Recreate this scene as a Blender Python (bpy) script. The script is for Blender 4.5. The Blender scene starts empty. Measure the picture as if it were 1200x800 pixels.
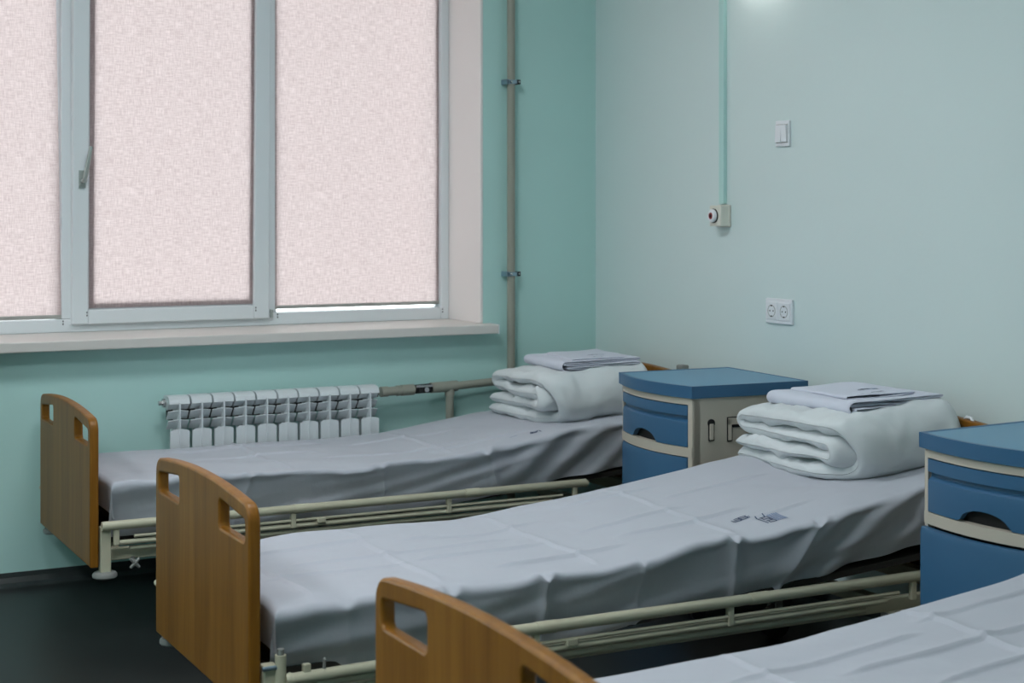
import bpy, bmesh, math, random
import numpy as np
from mathutils import Vector, Matrix

random.seed(7)
rng = np.random.RandomState(11)
SC = bpy.context.scene
COL = SC.collection

# ------------------------------------------------------------------ camera
cd = bpy.data.cameras.new('camera')
cam = bpy.data.objects.new('camera', cd); COL.objects.link(cam)
cam.location = (0, 0, 1.33)
cam.rotation_euler = (math.radians(90), 0, math.radians(-27.33))
cd.sensor_width = 36.0
cd.lens = 1868 / 1200 * 36
cd.shift_y = -156.4 / 1200
cd.clip_start = 0.05
cd.dof.use_dof = True
cd.dof.focus_distance = 4.6
cd.dof.aperture_fstop = 5.0
SC.camera = cam

# ------------------------------------------------------------------ world: overcast sky
w = bpy.data.worlds.new('world'); SC.world = w; w.use_nodes = True
bg = w.node_tree.nodes['Background']
bg.inputs['Color'].default_value = (0.93, 0.97, 1.0, 1)
bg.inputs['Strength'].default_value = 5.1

# ------------------------------------------------------------------ colour management
SC.view_settings.view_transform = 'Standard'
SC.view_settings.look = 'None'
SC.view_settings.exposure = 0.0
SC.view_settings.gamma = 1.0
SC.view_settings.use_curve_mapping = False

CEIL_FILL = 24.0      # emission of the added, unseen ceiling panels
WALL_LAMP = 9.0     # emission of the bed-head wall lamp

# ------------------------------------------------------------------ constants of the room
YW, XW = 5.80, 3.394           # window wall plane, right wall plane
XL, YF, ZC = -2.3, -1.3, 3.0   # left wall, wall behind the camera, ceiling

# ------------------------------------------------------------------ materials
def srgb(r, g, b):
    f = lambda c: (c / 255) / 12.92 if c / 255 <= 0.04045 else ((c / 255 + 0.055) / 1.055) ** 2.4
    return (f(r), f(g), f(b), 1)

class NT:
    def __init__(s, name):
        s.m = bpy.data.materials.new(name); s.m.use_nodes = True
        s.t = s.m.node_tree; s.n = s.t.nodes
        s.b = s.n['Principled BSDF']
    def add(s, kind, **kw):
        n = s.n.new(kind)
        for k, v in kw.items():
            if k in n.inputs.keys(): n.inputs[k].default_value = v
            else: setattr(n, k, v)
        return n
    def link(s, a, b): s.t.links.new(a, b)

def plain(name, col, rough=0.5, metal=0.0, spec=0.5, bump=None, var=None):
    q = NT(name); b = q.b
    b.inputs['Base Color'].default_value = col
    b.inputs['Roughness'].default_value = rough
    b.inputs['Metallic'].default_value = metal
    b.inputs['Specular IOR Level'].default_value = spec
    tc = q.add('ShaderNodeTexCoord')
    if var:                       # (scale, amount): faint tone variation
        nz = q.add('ShaderNodeTexNoise'); nz.inputs['Scale'].default_value = var[0]; nz.inputs['Detail'].default_value = 4
        q.link(tc.outputs['Object'], nz.inputs['Vector'])
        mx = q.add('ShaderNodeMix', data_type='RGBA')
        mx.inputs['A'].default_value = tuple(c * (1 - var[1]) for c in col[:3]) + (1,)
        mx.inputs['B'].default_value = tuple(min(1, c * (1 + var[1])) for c in col[:3]) + (1,)
        q.link(nz.outputs['Fac'], mx.inputs['Factor']); q.link(mx.outputs['Result'], b.inputs['Base Color'])
    if bump:                      # (scale, strength, distance)
        nz2 = q.add('ShaderNodeTexNoise'); nz2.inputs['Scale'].default_value = bump[0]; nz2.inputs['Detail'].default_value = 5
        q.link(tc.outputs['Object'], nz2.inputs['Vector'])
        bp = q.add('ShaderNodeBump'); bp.inputs['Strength'].default_value = bump[1]; bp.inputs['Distance'].default_value = bump[2]
        q.link(nz2.outputs['Fac'], bp.inputs['Height']); q.link(bp.outputs['Normal'], b.inputs['Normal'])
    return q.m

def wood(name, c1, c2):
    q = NT(name)
    tc = q.add('ShaderNodeTexCoord'); mp = q.add('ShaderNodeMapping')
    mp.inputs['Scale'].default_value = (14, 14, 0.9)
    q.link(tc.outputs['Object'], mp.inputs['Vector'])
    nz = q.add('ShaderNodeTexNoise'); nz.inputs['Scale'].default_value = 1.6; nz.inputs['Detail'].default_value = 6; nz.inputs['Roughness'].default_value = 0.6
    q.link(mp.outputs['Vector'], nz.inputs['Vector'])
    mp2 = q.add('ShaderNodeMapping'); mp2.inputs['Scale'].default_value = (120, 120, 6)
    q.link(tc.outputs['Object'], mp2.inputs['Vector'])
    nf = q.add('ShaderNodeTexNoise'); nf.inputs['Scale'].default_value = 1.0; nf.inputs['Detail'].default_value = 3
    q.link(mp2.outputs['Vector'], nf.inputs['Vector'])
    ad = q.add('ShaderNodeMath', operation='MULTIPLY_ADD'); ad.inputs[1].default_value = 0.35
    q.link(nf.outputs['Fac'], ad.inputs[0]); q.link(nz.outputs['Fac'], ad.inputs[2])
    cr = q.add('ShaderNodeValToRGB')
    cr.color_ramp.elements[0].position = 0.45; cr.color_ramp.elements[0].color = c1
    cr.color_ramp.elements[1].position = 0.9; cr.color_ramp.elements[1].color = c2
    q.link(ad.outputs[0], cr.inputs['Fac']); q.link(cr.outputs['Color'], q.b.inputs['Base Color'])
    q.b.inputs['Roughness'].default_value = 0.42
    q.b.inputs['Specular IOR Level'].default_value = 0.28
    return q.m

def fabric_white(name, col, scale=420, wr=0.5):
    q = NT(name)
    tc = q.add('ShaderNodeTexCoord')
    n1 = q.add('ShaderNodeTexNoise'); n1.inputs['Scale'].default_value = 14; n1.inputs['Detail'].default_value = 6
    n2 = q.add('ShaderNodeTexNoise'); n2.inputs['Scale'].default_value = scale; n2.inputs['Detail'].default_value = 2
    for n in (n1, n2): q.link(tc.outputs['Object'], n.inputs['Vector'])
    b1 = q.add('ShaderNodeBump'); b1.inputs['Strength'].default_value = wr; b1.inputs['Distance'].default_value = 0.006
    b2 = q.add('ShaderNodeBump'); b2.inputs['Strength'].default_value = 0.15; b2.inputs['Distance'].default_value = 0.001
    q.link(n1.outputs['Fac'], b1.inputs['Height']); q.link(n2.outputs['Fac'], b2.inputs['Height'])
    q.link(b1.outputs['Normal'], b2.inputs['Normal']); q.link(b2.outputs['Normal'], q.b.inputs['Normal'])
    q.b.inputs['Base Color'].default_value = col
    q.b.inputs['Roughness'].default_value = 0.9
    q.b.inputs['Specular IOR Level'].default_value = 0.15
    q.b.inputs['Sheen Weight'].default_value = 0.15
    return q.m

def blind_fabric(name):
    q = NT(name)
    tc = q.add('ShaderNodeTexCoord')
    def threads(scale):
        mp = q.add('ShaderNodeMapping'); mp.inputs['Scale'].default_value = scale
        q.link(tc.outputs['Object'], mp.inputs['Vector'])
        n = q.add('ShaderNodeTexNoise'); n.inputs['Scale'].default_value = 1.0; n.inputs['Detail'].default_value = 2.5; n.inputs['Roughness'].default_value = 0.6
        q.link(mp.outputs['Vector'], n.inputs['Vector']); return n
    a = threads((300, 1, 26)); c = threads((26, 1, 300)); big = threads((5, 1, 5))
    sm = q.add('ShaderNodeMath', operation='ADD'); q.link(a.outputs['Fac'], sm.inputs[0]); q.link(c.outputs['Fac'], sm.inputs[1])
    s2 = q.add('ShaderNodeMath', operation='MULTIPLY_ADD'); s2.inputs[1].default_value = 0.06
    q.link(big.outputs['Fac'], s2.inputs[0]); q.link(sm.outputs[0], s2.inputs[2])
    cr = q.add('ShaderNodeValToRGB')
    cr.color_ramp.elements[0].position = 0.78; cr.color_ramp.elements[0].color = (0.47, 0.373, 0.37, 1)
    cr.color_ramp.elements[1].position = 1.0; cr.color_ramp.elements[1].color = (0.65, 0.545, 0.54, 1)
    mr = q.add('ShaderNodeMapRange'); mr.inputs['From Min'].default_value = 0.55; mr.inputs['From Max'].default_value = 1.5
    q.link(s2.outputs[0], mr.inputs['Value'])
    cr.color_ramp.elements[0].position = 0.3; cr.color_ramp.elements[1].position = 0.75
    q.link(mr.outputs['Result'], cr.inputs['Fac'])
    tr = q.add('ShaderNodeBsdfTranslucent'); df = q.add('ShaderNodeBsdfDiffuse')
    q.link(cr.outputs['Color'], tr.inputs['Color']); q.link(cr.outputs['Color'], df.inputs['Color'])
    mx = q.add('ShaderNodeMixShader'); mx.inputs['Fac'].default_value = 0.42
    q.link(tr.outputs[0], mx.inputs[1]); q.link(df.outputs[0], mx.inputs[2])
    q.link(mx.outputs[0], q.n['Material Output'].inputs['Surface'])
    return q.m

def glass(name):
    q = NT(name)
    tr = q.add('ShaderNodeBsdfTransparent'); tr.inputs['Color'].default_value = (0.95, 0.97, 0.96, 1)
    gl = q.add('ShaderNodeBsdfGlossy'); gl.inputs['Roughness'].default_value = 0.02
    fr = q.add('ShaderNodeFresnel'); fr.inputs['IOR'].default_value = 1.45
    mx = q.add('ShaderNodeMixShader')
    q.link(fr.outputs[0], mx.inputs['Fac']); q.link(tr.outputs[0], mx.inputs[1]); q.link(gl.outputs[0], mx.inputs[2])
    q.link(mx.outputs[0], q.n['Material Output'].inputs['Surface'])
    return q.m

def emit(name, col, s):
    q = NT(name)
    e = q.add('ShaderNodeEmission'); e.inputs['Color'].default_value = col; e.inputs['Strength'].default_value = s
    q.link(e.outputs[0], q.n['Material Output'].inputs['Surface'])
    return q.m

M = {
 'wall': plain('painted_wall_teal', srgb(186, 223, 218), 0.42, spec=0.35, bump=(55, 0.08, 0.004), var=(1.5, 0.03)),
 'wall_r': plain('painted_wall_teal_lit', srgb(214, 229, 228), 0.38, spec=0.45, bump=(55, 0.08, 0.004), var=(1.5, 0.03)),  # same teal paint as the window wall, brighter light put into the colour
 'ceil': plain('ceiling_white', srgb(225, 228, 225), 0.9),
 'floor': plain('dark_vinyl_floor', srgb(30, 33, 33), 0.4, spec=0.4, bump=(8, 0.03, 0.01), var=(3, 0.12)),
 'cove': plain('vinyl_upstand', srgb(50, 56, 56), 0.4),
 'pvc': plain('white_plastic_frame', srgb(226, 231, 234), 0.35),
 'sill': plain('sill_plastic', srgb(214, 209, 204), 0.4),
 'reveal': plain('reveal_plaster', srgb(238, 232, 230), 0.7),
 'blind': blind_fabric('woven_blind_fabric'),
 'rail_grey': plain('blind_rail_grey', srgb(165, 165, 160), 0.5),
 'glass': glass('window_glass'),
 'handle': plain('handle_silver', srgb(168, 176, 172), 0.35, 0.3),
 'gasket': plain('black_gasket', srgb(25, 25, 25), 0.7),
 'wood': wood('beech_laminate', srgb(116, 72, 14), srgb(146, 98, 32)),
 'steel': plain('cream_painted_steel', srgb(196, 192, 168), 0.35, var=(9, 0.05)),
 'pad': plain('grey_plastic_pad', srgb(132, 134, 130), 0.5),
 'dark': plain('dark_underbed_and_gap_shade', srgb(42, 40, 36), 0.8),  # underbed parts, and painted shade in the radiator gaps
 'rubber': plain('rubber_wheel', srgb(35, 35, 36), 0.7),
 'mattress': plain('mattress_cover', srgb(58, 56, 52), 0.9),
 'sheet': fabric_white('white_bed_sheet', srgb(184, 187, 196), wr=0.35),
 'linen': fabric_white('folded_linen', srgb(208, 211, 224), wr=0.35),
 'duvet': fabric_white('white_duvet', srgb(212, 217, 219), wr=0.45),
 'ink': plain('stamp_ink', srgb(72, 84, 112), 0.9),
 'ink2': plain('stamp_ink_pale', srgb(140, 152, 178), 0.9),
 'ns_body': plain('beige_plastic', srgb(196, 188, 174), 0.45),
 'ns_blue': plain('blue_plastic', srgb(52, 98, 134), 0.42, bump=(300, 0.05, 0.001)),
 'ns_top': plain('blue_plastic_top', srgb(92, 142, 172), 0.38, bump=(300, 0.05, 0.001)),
 'black': plain('black_plastic_and_shade', srgb(16, 16, 18), 0.7),  # black button parts, and painted shade in nightstand gaps and recesses
 'rad': plain('radiator_white', srgb(216, 221, 224), 0.35),
 'pipe': plain('grey_pipe', srgb(152, 152, 140), 0.45),
 'chrome': plain('chrome', srgb(200, 200, 200), 0.2, 1.0),
 'zinc': plain('zinc_steel', srgb(150, 170, 185), 0.3, 0.9),
 'white': plain('white_plastic', srgb(232, 234, 238), 0.3),
 'box': plain('cream_plastic', srgb(222, 220, 208), 0.45),
 'red': plain('red_plastic', srgb(150, 30, 38), 0.4),
 'lamp': emit('lamp_glow', (1.0, 0.97, 0.92, 1), WALL_LAMP),
 'panel': emit('added_ceiling_panel_glow', (0.92, 0.96, 1.0, 1), CEIL_FILL),
}

# ------------------------------------------------------------------ helpers
def tag(o, label=None, cat=None, group=None, kind=None):
    if label: o['label'] = label
    if cat: o['category'] = cat
    if group: o['group'] = group
    if kind: o['kind'] = kind
    return o

def empty(name, loc=(0, 0, 0), rz=0.0):
    o = bpy.data.objects.new(name, None); COL.objects.link(o)
    o.location = loc; o.rotation_euler = (0, 0, rz); o.empty_display_size = 0.1
    return o

def obj(name, bm, mat, parent=None, smooth=False, bevel=0.0, seg=2, angle=None):
    me = bpy.data.meshes.new(name)
    bmesh.ops.recalc_face_normals(bm, faces=bm.faces[:])
    bm.to_mesh(me); bm.free()
    return obj_me(name, me, mat, parent, smooth, bevel, seg, angle)

def obj_me(name, me, mat, parent=None, smooth=False, bevel=0.0, seg=2, angle=None):
    o = bpy.data.objects.new(name, me); COL.objects.link(o)
    for m in (mat if isinstance(mat, (list, tuple)) else [mat]):
        me.materials.append(M[m])
    if smooth or angle:
        for p in me.polygons: p.use_smooth = True
        if angle: me.set_sharp_from_angle(angle=math.radians(angle))
    if bevel:
        b = o.modifiers.new('bevel', 'BEVEL'); b.width = bevel; b.segments = seg; b.limit_method = 'ANGLE'; b.angle_limit = math.radians(40)
        b.harden_normals = False
    if parent: o.parent = parent
    return o

def bx(bm, x0, x1, y0, y1, z0, z1, mat=None):
    r = bmesh.ops.create_cube(bm, size=1.0)
    for v in r['verts']:
        v.co = Vector(((x0 + x1) / 2 + v.co.x * (x1 - x0), (y0 + y1) / 2 + v.co.y * (y1 - y0), (z0 + z1) / 2 + v.co.z * (z1 - z0)))
    return r['verts']

def tube(bm, pts, r, n=14, cap=True):
    pts = [Vector(p) for p in pts]
    rs = r if isinstance(r, (list, tuple)) else [r] * len(pts)
    rings = []
    up = None
    for i, p in enumerate(pts):
        if i == 0: d = pts[1] - p
        elif i == len(pts) - 1: d = p - pts[-2]
        else: d = (pts[i + 1] - p).normalized() + (p - pts[i - 1]).normalized()
        d.normalize()
        if up is None:
            up = Vector((0, 0, 1)) if abs(d.z) < 0.9 else Vector((1, 0, 0))
        a = d.cross(up).normalized(); b = a.cross(d).normalized(); up = b
        rings.append([bm.verts.new(p + (a * math.cos(t) + b * math.sin(t)) * rs[i]) for t in [2 * math.pi * k / n for k in range(n)]])
    for i in range(len(rings) - 1):
        for k in range(n):
            bm.faces.new((rings[i][k], rings[i][(k + 1) % n], rings[i + 1][(k + 1) % n], rings[i + 1][k]))
    if cap:
        bm.faces.new(rings[0][::-1]); bm.faces.new(rings[-1])

def lathe(bm, prof, axis_o, axis_d, n=24):
    """prof: list of (radius, height along axis)"""
    d = Vector(axis_d).normalized(); o = Vector(axis_o)
    up = Vector((0, 0, 1)) if abs(d.z) < 0.9 else Vector((1, 0, 0))
    a = d.cross(up).normalized(); b = a.cross(d)
    rings = []
    for r, h in prof:
        if r < 1e-6: rings.append([bm.verts.new(o + d * h)])
        else: rings.append([bm.verts.new(o + d * h + (a * math.cos(2 * math.pi * k / n) + b * math.sin(2 * math.pi * k / n)) * r) for k in range(n)])
    for i in range(len(rings) - 1):
        A, B = rings[i], rings[i + 1]
        for k in range(n):
            k2 = (k + 1) % n
            if len(A) == 1 and len(B) == 1: continue
            if len(A) == 1: bm.faces.new((A[0], B[k], B[k2]))
            elif len(B) == 1: bm.faces.new((A[k], A[k2], B[0]))
            else: bm.faces.new((A[k], A[k2], B[k2], B[k]))
    for R in (rings[0], rings[-1]):
        if len(R) > 1: bm.faces.new(R)

def prism(bm, poly, z0, z1):
    lo = [bm.verts.new((x, y, z0)) for x, y in poly]; hi = [bm.verts.new((x, y, z1)) for x, y in poly]
    n = len(poly)
    bm.faces.new(lo[::-1]); bm.faces.new(hi)
    for i in range(n): bm.faces.new((lo[i], lo[(i + 1) % n], hi[(i + 1) % n], hi[i]))

def mesh_np(name, verts, faces):
    me = bpy.data.meshes.new(name)
    me.from_pydata([tuple(v) for v in verts], [], faces); me.update()
    return me

def vnoise(x, y, seed=0):
    """smooth value noise on arrays"""
    xi = np.floor(x).astype(int); yi = np.floor(y).astype(int); fx = x - xi; fy = y - yi
    def h(a, b):
        n = (a * 374761393 + b * 668265263 + seed * 1442695041) & 0x7fffffff
        n = ((n ^ (n >> 13)) * 1274126177) & 0x7fffffff
        return ((n ^ (n >> 16)) & 0xffff) / 65535.0 - 0.5
    fx = fx * fx * (3 - 2 * fx); fy = fy * fy * (3 - 2 * fy)
    return (h(xi, yi) * (1 - fx) + h(xi + 1, yi) * fx) * (1 - fy) + (h(xi, yi + 1) * (1 - fx) + h(xi + 1, yi + 1) * fx) * fy

# ------------------------------------------------------------------ room shell
RX1 = XW + 0.2
WX0, WX1, WZ0, WZ1 = 0.47, 2.865, 0.862, 2.62     # window opening (inner wall face)
YFR = 6.10                                        # inner face of the window frame

def struct(name, bm, mat, **k):
    o = obj(name, bm, mat, **k); o['kind'] = 'structure'; return o

bm = bmesh.new(); bx(bm, XL - .2, RX1, YF - .2, YW + .5, -.15, 0); struct('floor', bm, 'floor')
bm = bmesh.new(); bx(bm, XL - .2, RX1, YF - .2, YW + .5, ZC, ZC + .15); struct('ceiling', bm, 'ceil')
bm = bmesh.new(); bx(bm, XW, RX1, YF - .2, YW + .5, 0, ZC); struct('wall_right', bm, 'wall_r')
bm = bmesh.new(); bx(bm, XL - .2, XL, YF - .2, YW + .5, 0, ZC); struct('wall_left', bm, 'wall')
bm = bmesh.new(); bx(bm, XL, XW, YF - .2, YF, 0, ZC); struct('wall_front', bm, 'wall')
# window wall with two openings (the second is unseen, added for daylight)
W2X0, W2X1 = -2.05, 0.0
bm = bmesh.new()
Y2 = YW + .5
bx(bm, XL, XW, YW, Y2, 0, WZ0 - .04)
bx(bm, XL, XW, YW, Y2, WZ1, ZC)
bx(bm, WX1, XW, YW, Y2, WZ0 - .04, WZ1)
bx(bm, W2X1, WX0, YW, Y2, WZ0 - .04, WZ1)
bx(bm, XL, W2X0, YW, Y2, WZ0 - .04, WZ1)
struct('wall_back', bm, 'wall')

# vinyl upstand along the walls (coved floor edge)
def cove(name, a, b, nrm):
    bm = bmesh.new()
    prof = [(0.0, 0.046), (0.004, 0.046), (0.006, 0.03), (0.014, 0.012), (0.03, 0.004), (0.05, 0.0005), (0.0, 0.0005)]
    A, B, N = Vector(a), Vector(b), Vector(nrm)
    ra = [bm.verts.new(A + N * d + Vector((0, 0, h))) for d, h in prof]
    rb = [bm.verts.new(B + N * d + Vector((0, 0, h))) for d, h in prof]
    n = len(prof)
    for i in range(n): bm.faces.new((ra[i], ra[(i + 1) % n], rb[(i + 1) % n], rb[i]))
    bm.faces.new(ra); bm.faces.new(rb[::-1])
    struct(name, bm, 'cove')
cove('baseboard_back', (XL, YW, 0), (XW, YW, 0), (0, -1, 0))
cove('baseboard_right', (XW, YF, 0), (XW, YW, 0), (-1, 0, 0))
cove('baseboard_left', (XL, YF, 0), (XL, YW, 0), (1, 0, 0))

# sills and plaster reveals
def sill(name, x0, x1):
    bm = bmesh.new(); bx(bm, x0, x1, YW - .09, YFR + .02, WZ0 - .036, WZ0)
    s = struct(name, bm, 'sill', bevel=.004)
    bm = bmesh.new(); bx(bm, x1, x1 + .003, YW - .091, YW, WZ0 - .037, WZ0 + .001)
    obj('end_cap', bm, 'pvc', s)
sill('trim_1', WX0 - .05, WX1 + .026)
sill('trim_2', W2X0 - .03, W2X1 + .03)
def reveal(name, x0, x1):
    bm = bmesh.new(); t = .012
    for xa, xb in ((x0, x0 + t), (x1 - t, x1)):
        bx(bm, xa, xb, YW - .001, YFR + .1, WZ0, WZ1)
    bx(bm, x0, x1, YW - .001, YFR + .1, WZ1 - t, WZ1)
    struct(name, bm, 'reveal', bevel=.003)
reveal('trim_3', WX0, WX1)
reveal('trim_4', W2X0, W2X1)

# ------------------------------------------------------------------ windows
def hollow(bm, x0, x1, z0, z1, y0, y1, wl, wr, wb, wt):
    """picture-frame ring: members as separate boxes butted together"""
    bx(bm, x0, x0 + wl, y0, y1, z0, z1); bx(bm, x1 - wr, x1, y0, y1, z0, z1)
    bx(bm, x0 + wl, x1 - wr, y0, y1, z0, z0 + wb); bx(bm, x0 + wl, x1 - wr, y0, y1, z1 - wt, z1)

def window(name, x0, x1, m1, m2, detail=True):
    """x0..x1 opening, mullions at m1 and m2 (each 0.05 wide), middle light is a tilting sash"""
    root = empty(name, ((x0 + x1) / 2, YFR, WZ0)); root['kind'] = 'structure'
    inv = Matrix.Translation(-Vector(root.location))
    def part(nm, bm, mat, parent=None, **k):
        p = parent or root
        if p is root: bm.transform(inv)
        return obj(nm, bm, mat, p, **k)
    z0, z1 = WZ0, WZ1 - .012
    a0, a1 = x0 + .012, x1 - .012
    bm = bmesh.new(); hollow(bm, a0, a1, z0, z1, YFR, YFR + .07, .036, .036, .05, .05); part('frame', bm, 'pvc', bevel=.004)
    for m in (m1, m2):
        bm = bmesh.new(); bx(bm, m - .025, m + .025, YFR, YFR + .07, z0 + .05, z1 - .05); part('mullion', bm, 'pvc', bevel=.004)
    lights = [(a0 + .036, m1 - .025), (m1 + .025, m2 - .025), (m2 + .025, a1 - .036)]
    for i, (l, r) in enumerate(lights):
        if i != 1:
            bm = bmesh.new(); hollow(bm, l, r, z0 + .05, z1 - .05, YFR + .03, YFR + .06, .014, .014, .001, .014); part('glazing_bead', bm, 'pvc')
            bm = bmesh.new(); bx(bm, l + .005, r - .005, YFR + .040, YFR + .044, z0 + .055, z1 - .055); part('pane', bm, 'glass')
        else:
            s = empty('sash', (0, 0, 0)); s.parent = root
            s.location = Vector(((l + r) / 2, YFR, z0 + .03)) - Vector(root.location)
            s.rotation_euler = (math.radians(1.3), 0, 0)
            w2 = (r - l) / 2 + .016; H = z1 - z0 - .06
            bm = bmesh.new(); hollow(bm, -w2, w2, 0, H, -.022, .03, .060, .062, .054, .06); obj('sash_frame', bm, 'pvc', s, bevel=.004)
            bm = bmesh.new(); hollow(bm, -w2 + .058, w2 - .058, .05, H - .05, .004, .026, .028, .018, .026, .016); obj('glazing_bead', bm, 'pvc', s)
            bm = bmesh.new(); bx(bm, -w2 + .07, w2 - .07, .014, .018, .062, H - .06); obj('pane', bm, 'glass', s)
            if detail:
                hz = .535
                bm = bmesh.new()
                bx(bm, -w2 + .022, -w2 + .046, -.030, -.020, hz - .02, hz + .045)
                tube(bm, [(-w2 + .034, -.022, hz + .004), (-w2 + .036, -.055, hz + .006), (-w2 + .040, -.062, hz + .03), (-w2 + .058, -.064, hz + .135)], [.009, .009, .009, .007], n=10)
                obj('handle', bm, 'handle', s, angle=50)
                bm = bmesh.new()
                for dx in (-w2 + .055, w2 - .055):
                    for k in range(2): bx(bm, dx - .002, dx + .002, -.0235, -.0215, .030 + .011 * k, .036 + .011 * k)
                obj('drain_slot', bm, 'gasket', s)
    if detail:
        bm = bmesh.new()
        for m in (m1 - .02, m2 + .034, a1 - .03):
            for k in range(2): bx(bm, m - .002, m + .002, YFR - .0015, YFR + .001, z0 + .028 + .011 * k, z0 + .034 + .011 * k)
        part('drain_slot', bm, 'gasket')
        bm = bmesh.new(); bx(bm, m2 + .001, m2 + .011, YFR - .014, YFR, z0 + .032, z0 + .062); part('hinge', bm, 'handle')
    return lights, s
L1, sash1 = window('window_1', WX0, WX1, 1.272, 2.062)
L2, _ = window('added_window', W2X0, W2X1, -1.35, -.7, False)  # unseen window, added to let more daylight into the room

def blind(l, r, zb, y, label, rail=True, skew=0.0, parent_tilt=0.0, over=(0.004, 0.004)):
    root = empty('roller_blind', ((l + r) / 2, y, zb))
    root.rotation_euler = (parent_tilt, 0, 0)
    w2 = (r - l) / 2; H = WZ1 - .05 - zb
    nx, nz = 30, 40
    v = []; f = []
    for k in range(nz + 1):
        for i in range(nx + 1):
            x = -w2 - over[0] + (2 * w2 + over[0] + over[1]) * i / nx; z = H * k / nz
            v.append((x + z * math.tan(skew), .0015 * math.sin(i * .9) * math.sin(k * .3), z))
    for k in range(nz):
        for i in range(nx):
            a = k * (nx + 1) + i; f.append((a, a + 1, a + nx + 2, a + nx + 1))
    obj_me('fabric', mesh_np('fabric', v, f), 'blind', root, smooth=True)
    if rail:
        bm = bmesh.new(); bx(bm, -w2 - over[0], w2 + over[1], -.006, .006, -.012, .002); obj('bottom_rail', bm, 'rail_grey', root, bevel=.003)
    bm = bmesh.new(); tube(bm, [(-w2, .0, H + .012), (w2, .0, H + .012)], .012); obj('roller_tube', bm, 'pvc', root, angle=40)
    return tag(root, label, 'blind', 'roller blinds in the window')
blind(L1[0][0] + .008, L1[0][1] - .004, WZ0 + .064, YFR + .007, 'pale pink woven roller blind left of the window handle', skew=math.radians(-.9))
blind(L1[1][0] + .050, L1[1][1] - .046, WZ0 + .088, YFR - .003, 'pale pink woven roller blind on the tilted middle sash with the handle', rail=False, parent_tilt=math.radians(1.3), over=(0, 0))
blind(L1[2][0] + .008, L1[2][1] - .006, WZ0 + .074, YFR + .022, 'pale pink woven roller blind nearest the wall pipe, bright gap below')

# ------------------------------------------------------------------ lamps
for i, (x, y) in enumerate(((1.4, 4.0), (0.5, 2.3), (-1.0, 4.0), (-1.0, 2.0))):
    r = empty('added_ceiling_panel', (x, y, ZC))  # unseen panel, added to light the room from above
    bm = bmesh.new(); hollow(bm, -.31, .31, -.31, .31, 0, .03, .02, .02, .02, .02)
    bmesh.ops.rotate(bm, verts=bm.verts[:], cent=(0, 0, 0), matrix=Matrix.Rotation(math.pi / 2, 3, 'X')); obj('rim', bm, 'white', r)
    bm = bmesh.new(); bx(bm, -.29, .29, -.29, .29, -.012, -.004); obj('diffuser', bm, 'panel', r)
    tag(r, ['added square ceiling light panel over the beds near the window', 'added square ceiling light panel in the middle of the room', 'added square ceiling light panel near the added left window', 'added square ceiling light panel in the left rear of the room'][i], 'light', 'added ceiling light panels')
r = empty('wall_lamp', (XW, 4.60, 2.16))
bm = bmesh.new(); bx(bm, -.035, 0, -.14, .14, 0, .06); obj('housing', bm, 'white', r, bevel=.006)
bm = bmesh.new(); tube(bm, [(-.05, -.13, .0), (-.05, .13, .0)], .012); obj('lamp_tube', bm, 'lamp', r, smooth=True)
tag(r, 'small bed-head wall lamp above the light switch', 'lamp')

# ------------------------------------------------------------------ beds
BW = 0.78                       # board width
def board_mesh(peak, zc, zb):
    """foot/head board in local (y, z): arched top, two hand slots, rounded edges; thickness along x"""
    cu = bpy.data.curves.new('board', 'CURVE'); cu.dimensions = '2D'; cu.fill_mode = 'BOTH'
    def spl(pts):
        s = cu.splines.new('POLY'); s.points.add(len(pts) - 1)
        for p, q in zip(s.points, pts): p.co = (q[0], q[1], 0, 1)
        s.use_cyclic_u = True
    W = BW - .012
    r = .035
    top = lambda y: zc + (peak - zc) * (1 - ((y - W / 2) / (W / 2)) ** 2)
    pts = [(0, zb), (0, zc - r)]
    for k in range(1, 7):
        t = math.pi / 2 * k / 6; pts.append((r - r * math.cos(t), (top(r) - r) + r * math.sin(t) if k == 6 else zc - r + (top(r) - zc + r) * math.sin(t)))
    n = 16
    for k in range(1, n): 
        y = r + (W - 2 * r) * k / n; pts.append((y, top(y)))
    for k in range(0, 7):
        t = math.pi / 2 * (1 - k / 6); pts.append((W - r + r * math.cos(t), zc - r + (top(r) - zc + r) * math.sin(t)))
    pts += [(W, zb)]
    spl(pts)
    # slots: rounded quads whose upper edge follows the arch
    def slot(ya, yb):
        q = []; rr = .018
        lo = peak - .106
        hi = lambda y: top(y) - .023
        cs = [((ya, lo), (0, 1), (1, 0)), ((ya, hi(ya)), (1, 0), (0, -1)), ((yb, hi(yb)), (0, -1), (-1, 0)), ((yb, lo), (-1, 0), (0, 1))]
        out = []
        for c, d1, d2 in [(cs[0][0], (1, 0), (0, 1)), (cs[1][0], (0, -1), (1, 0)), (cs[2][0], (-1, 0), (0, -1)), (cs[3][0], (0, 1), (-1, 0))]:
            for k in range(5):
                t = math.pi / 2 * k / 4
                a = 1 - math.sin(t); b = 1 - math.cos(t)
                out.append((c[0] + rr * (d1[0] * a + d2[0] * b), c[1] + rr * (d1[1] * a + d2[1] * b)))
        spl(out)
    slot(.018, .222); slot(W - .222, W - .018)
    cu.extrude = .008; cu.bevel_depth = .006; cu.bevel_resolution = 3
    tmp = bpy.data.objects.new('tmp', cu); COL.objects.link(tmp)
    dg = bpy.context.evaluated_depsgraph_get()
    me = bpy.data.meshes.new_from_object(tmp.evaluated_get(dg))
    bpy.data.objects.remove(tmp); bpy.data.curves.remove(cu)
    for v in me.vertices:
        x, y, z = v.co; v.co = (z, x + .006, y)
    for p in me.polygons: p.use_smooth = True
    me.set_sharp_from_angle(angle=math.radians(35))
    me.update()
    return me
FOOT_ME = board_mesh(.694, .672, .228)
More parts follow.
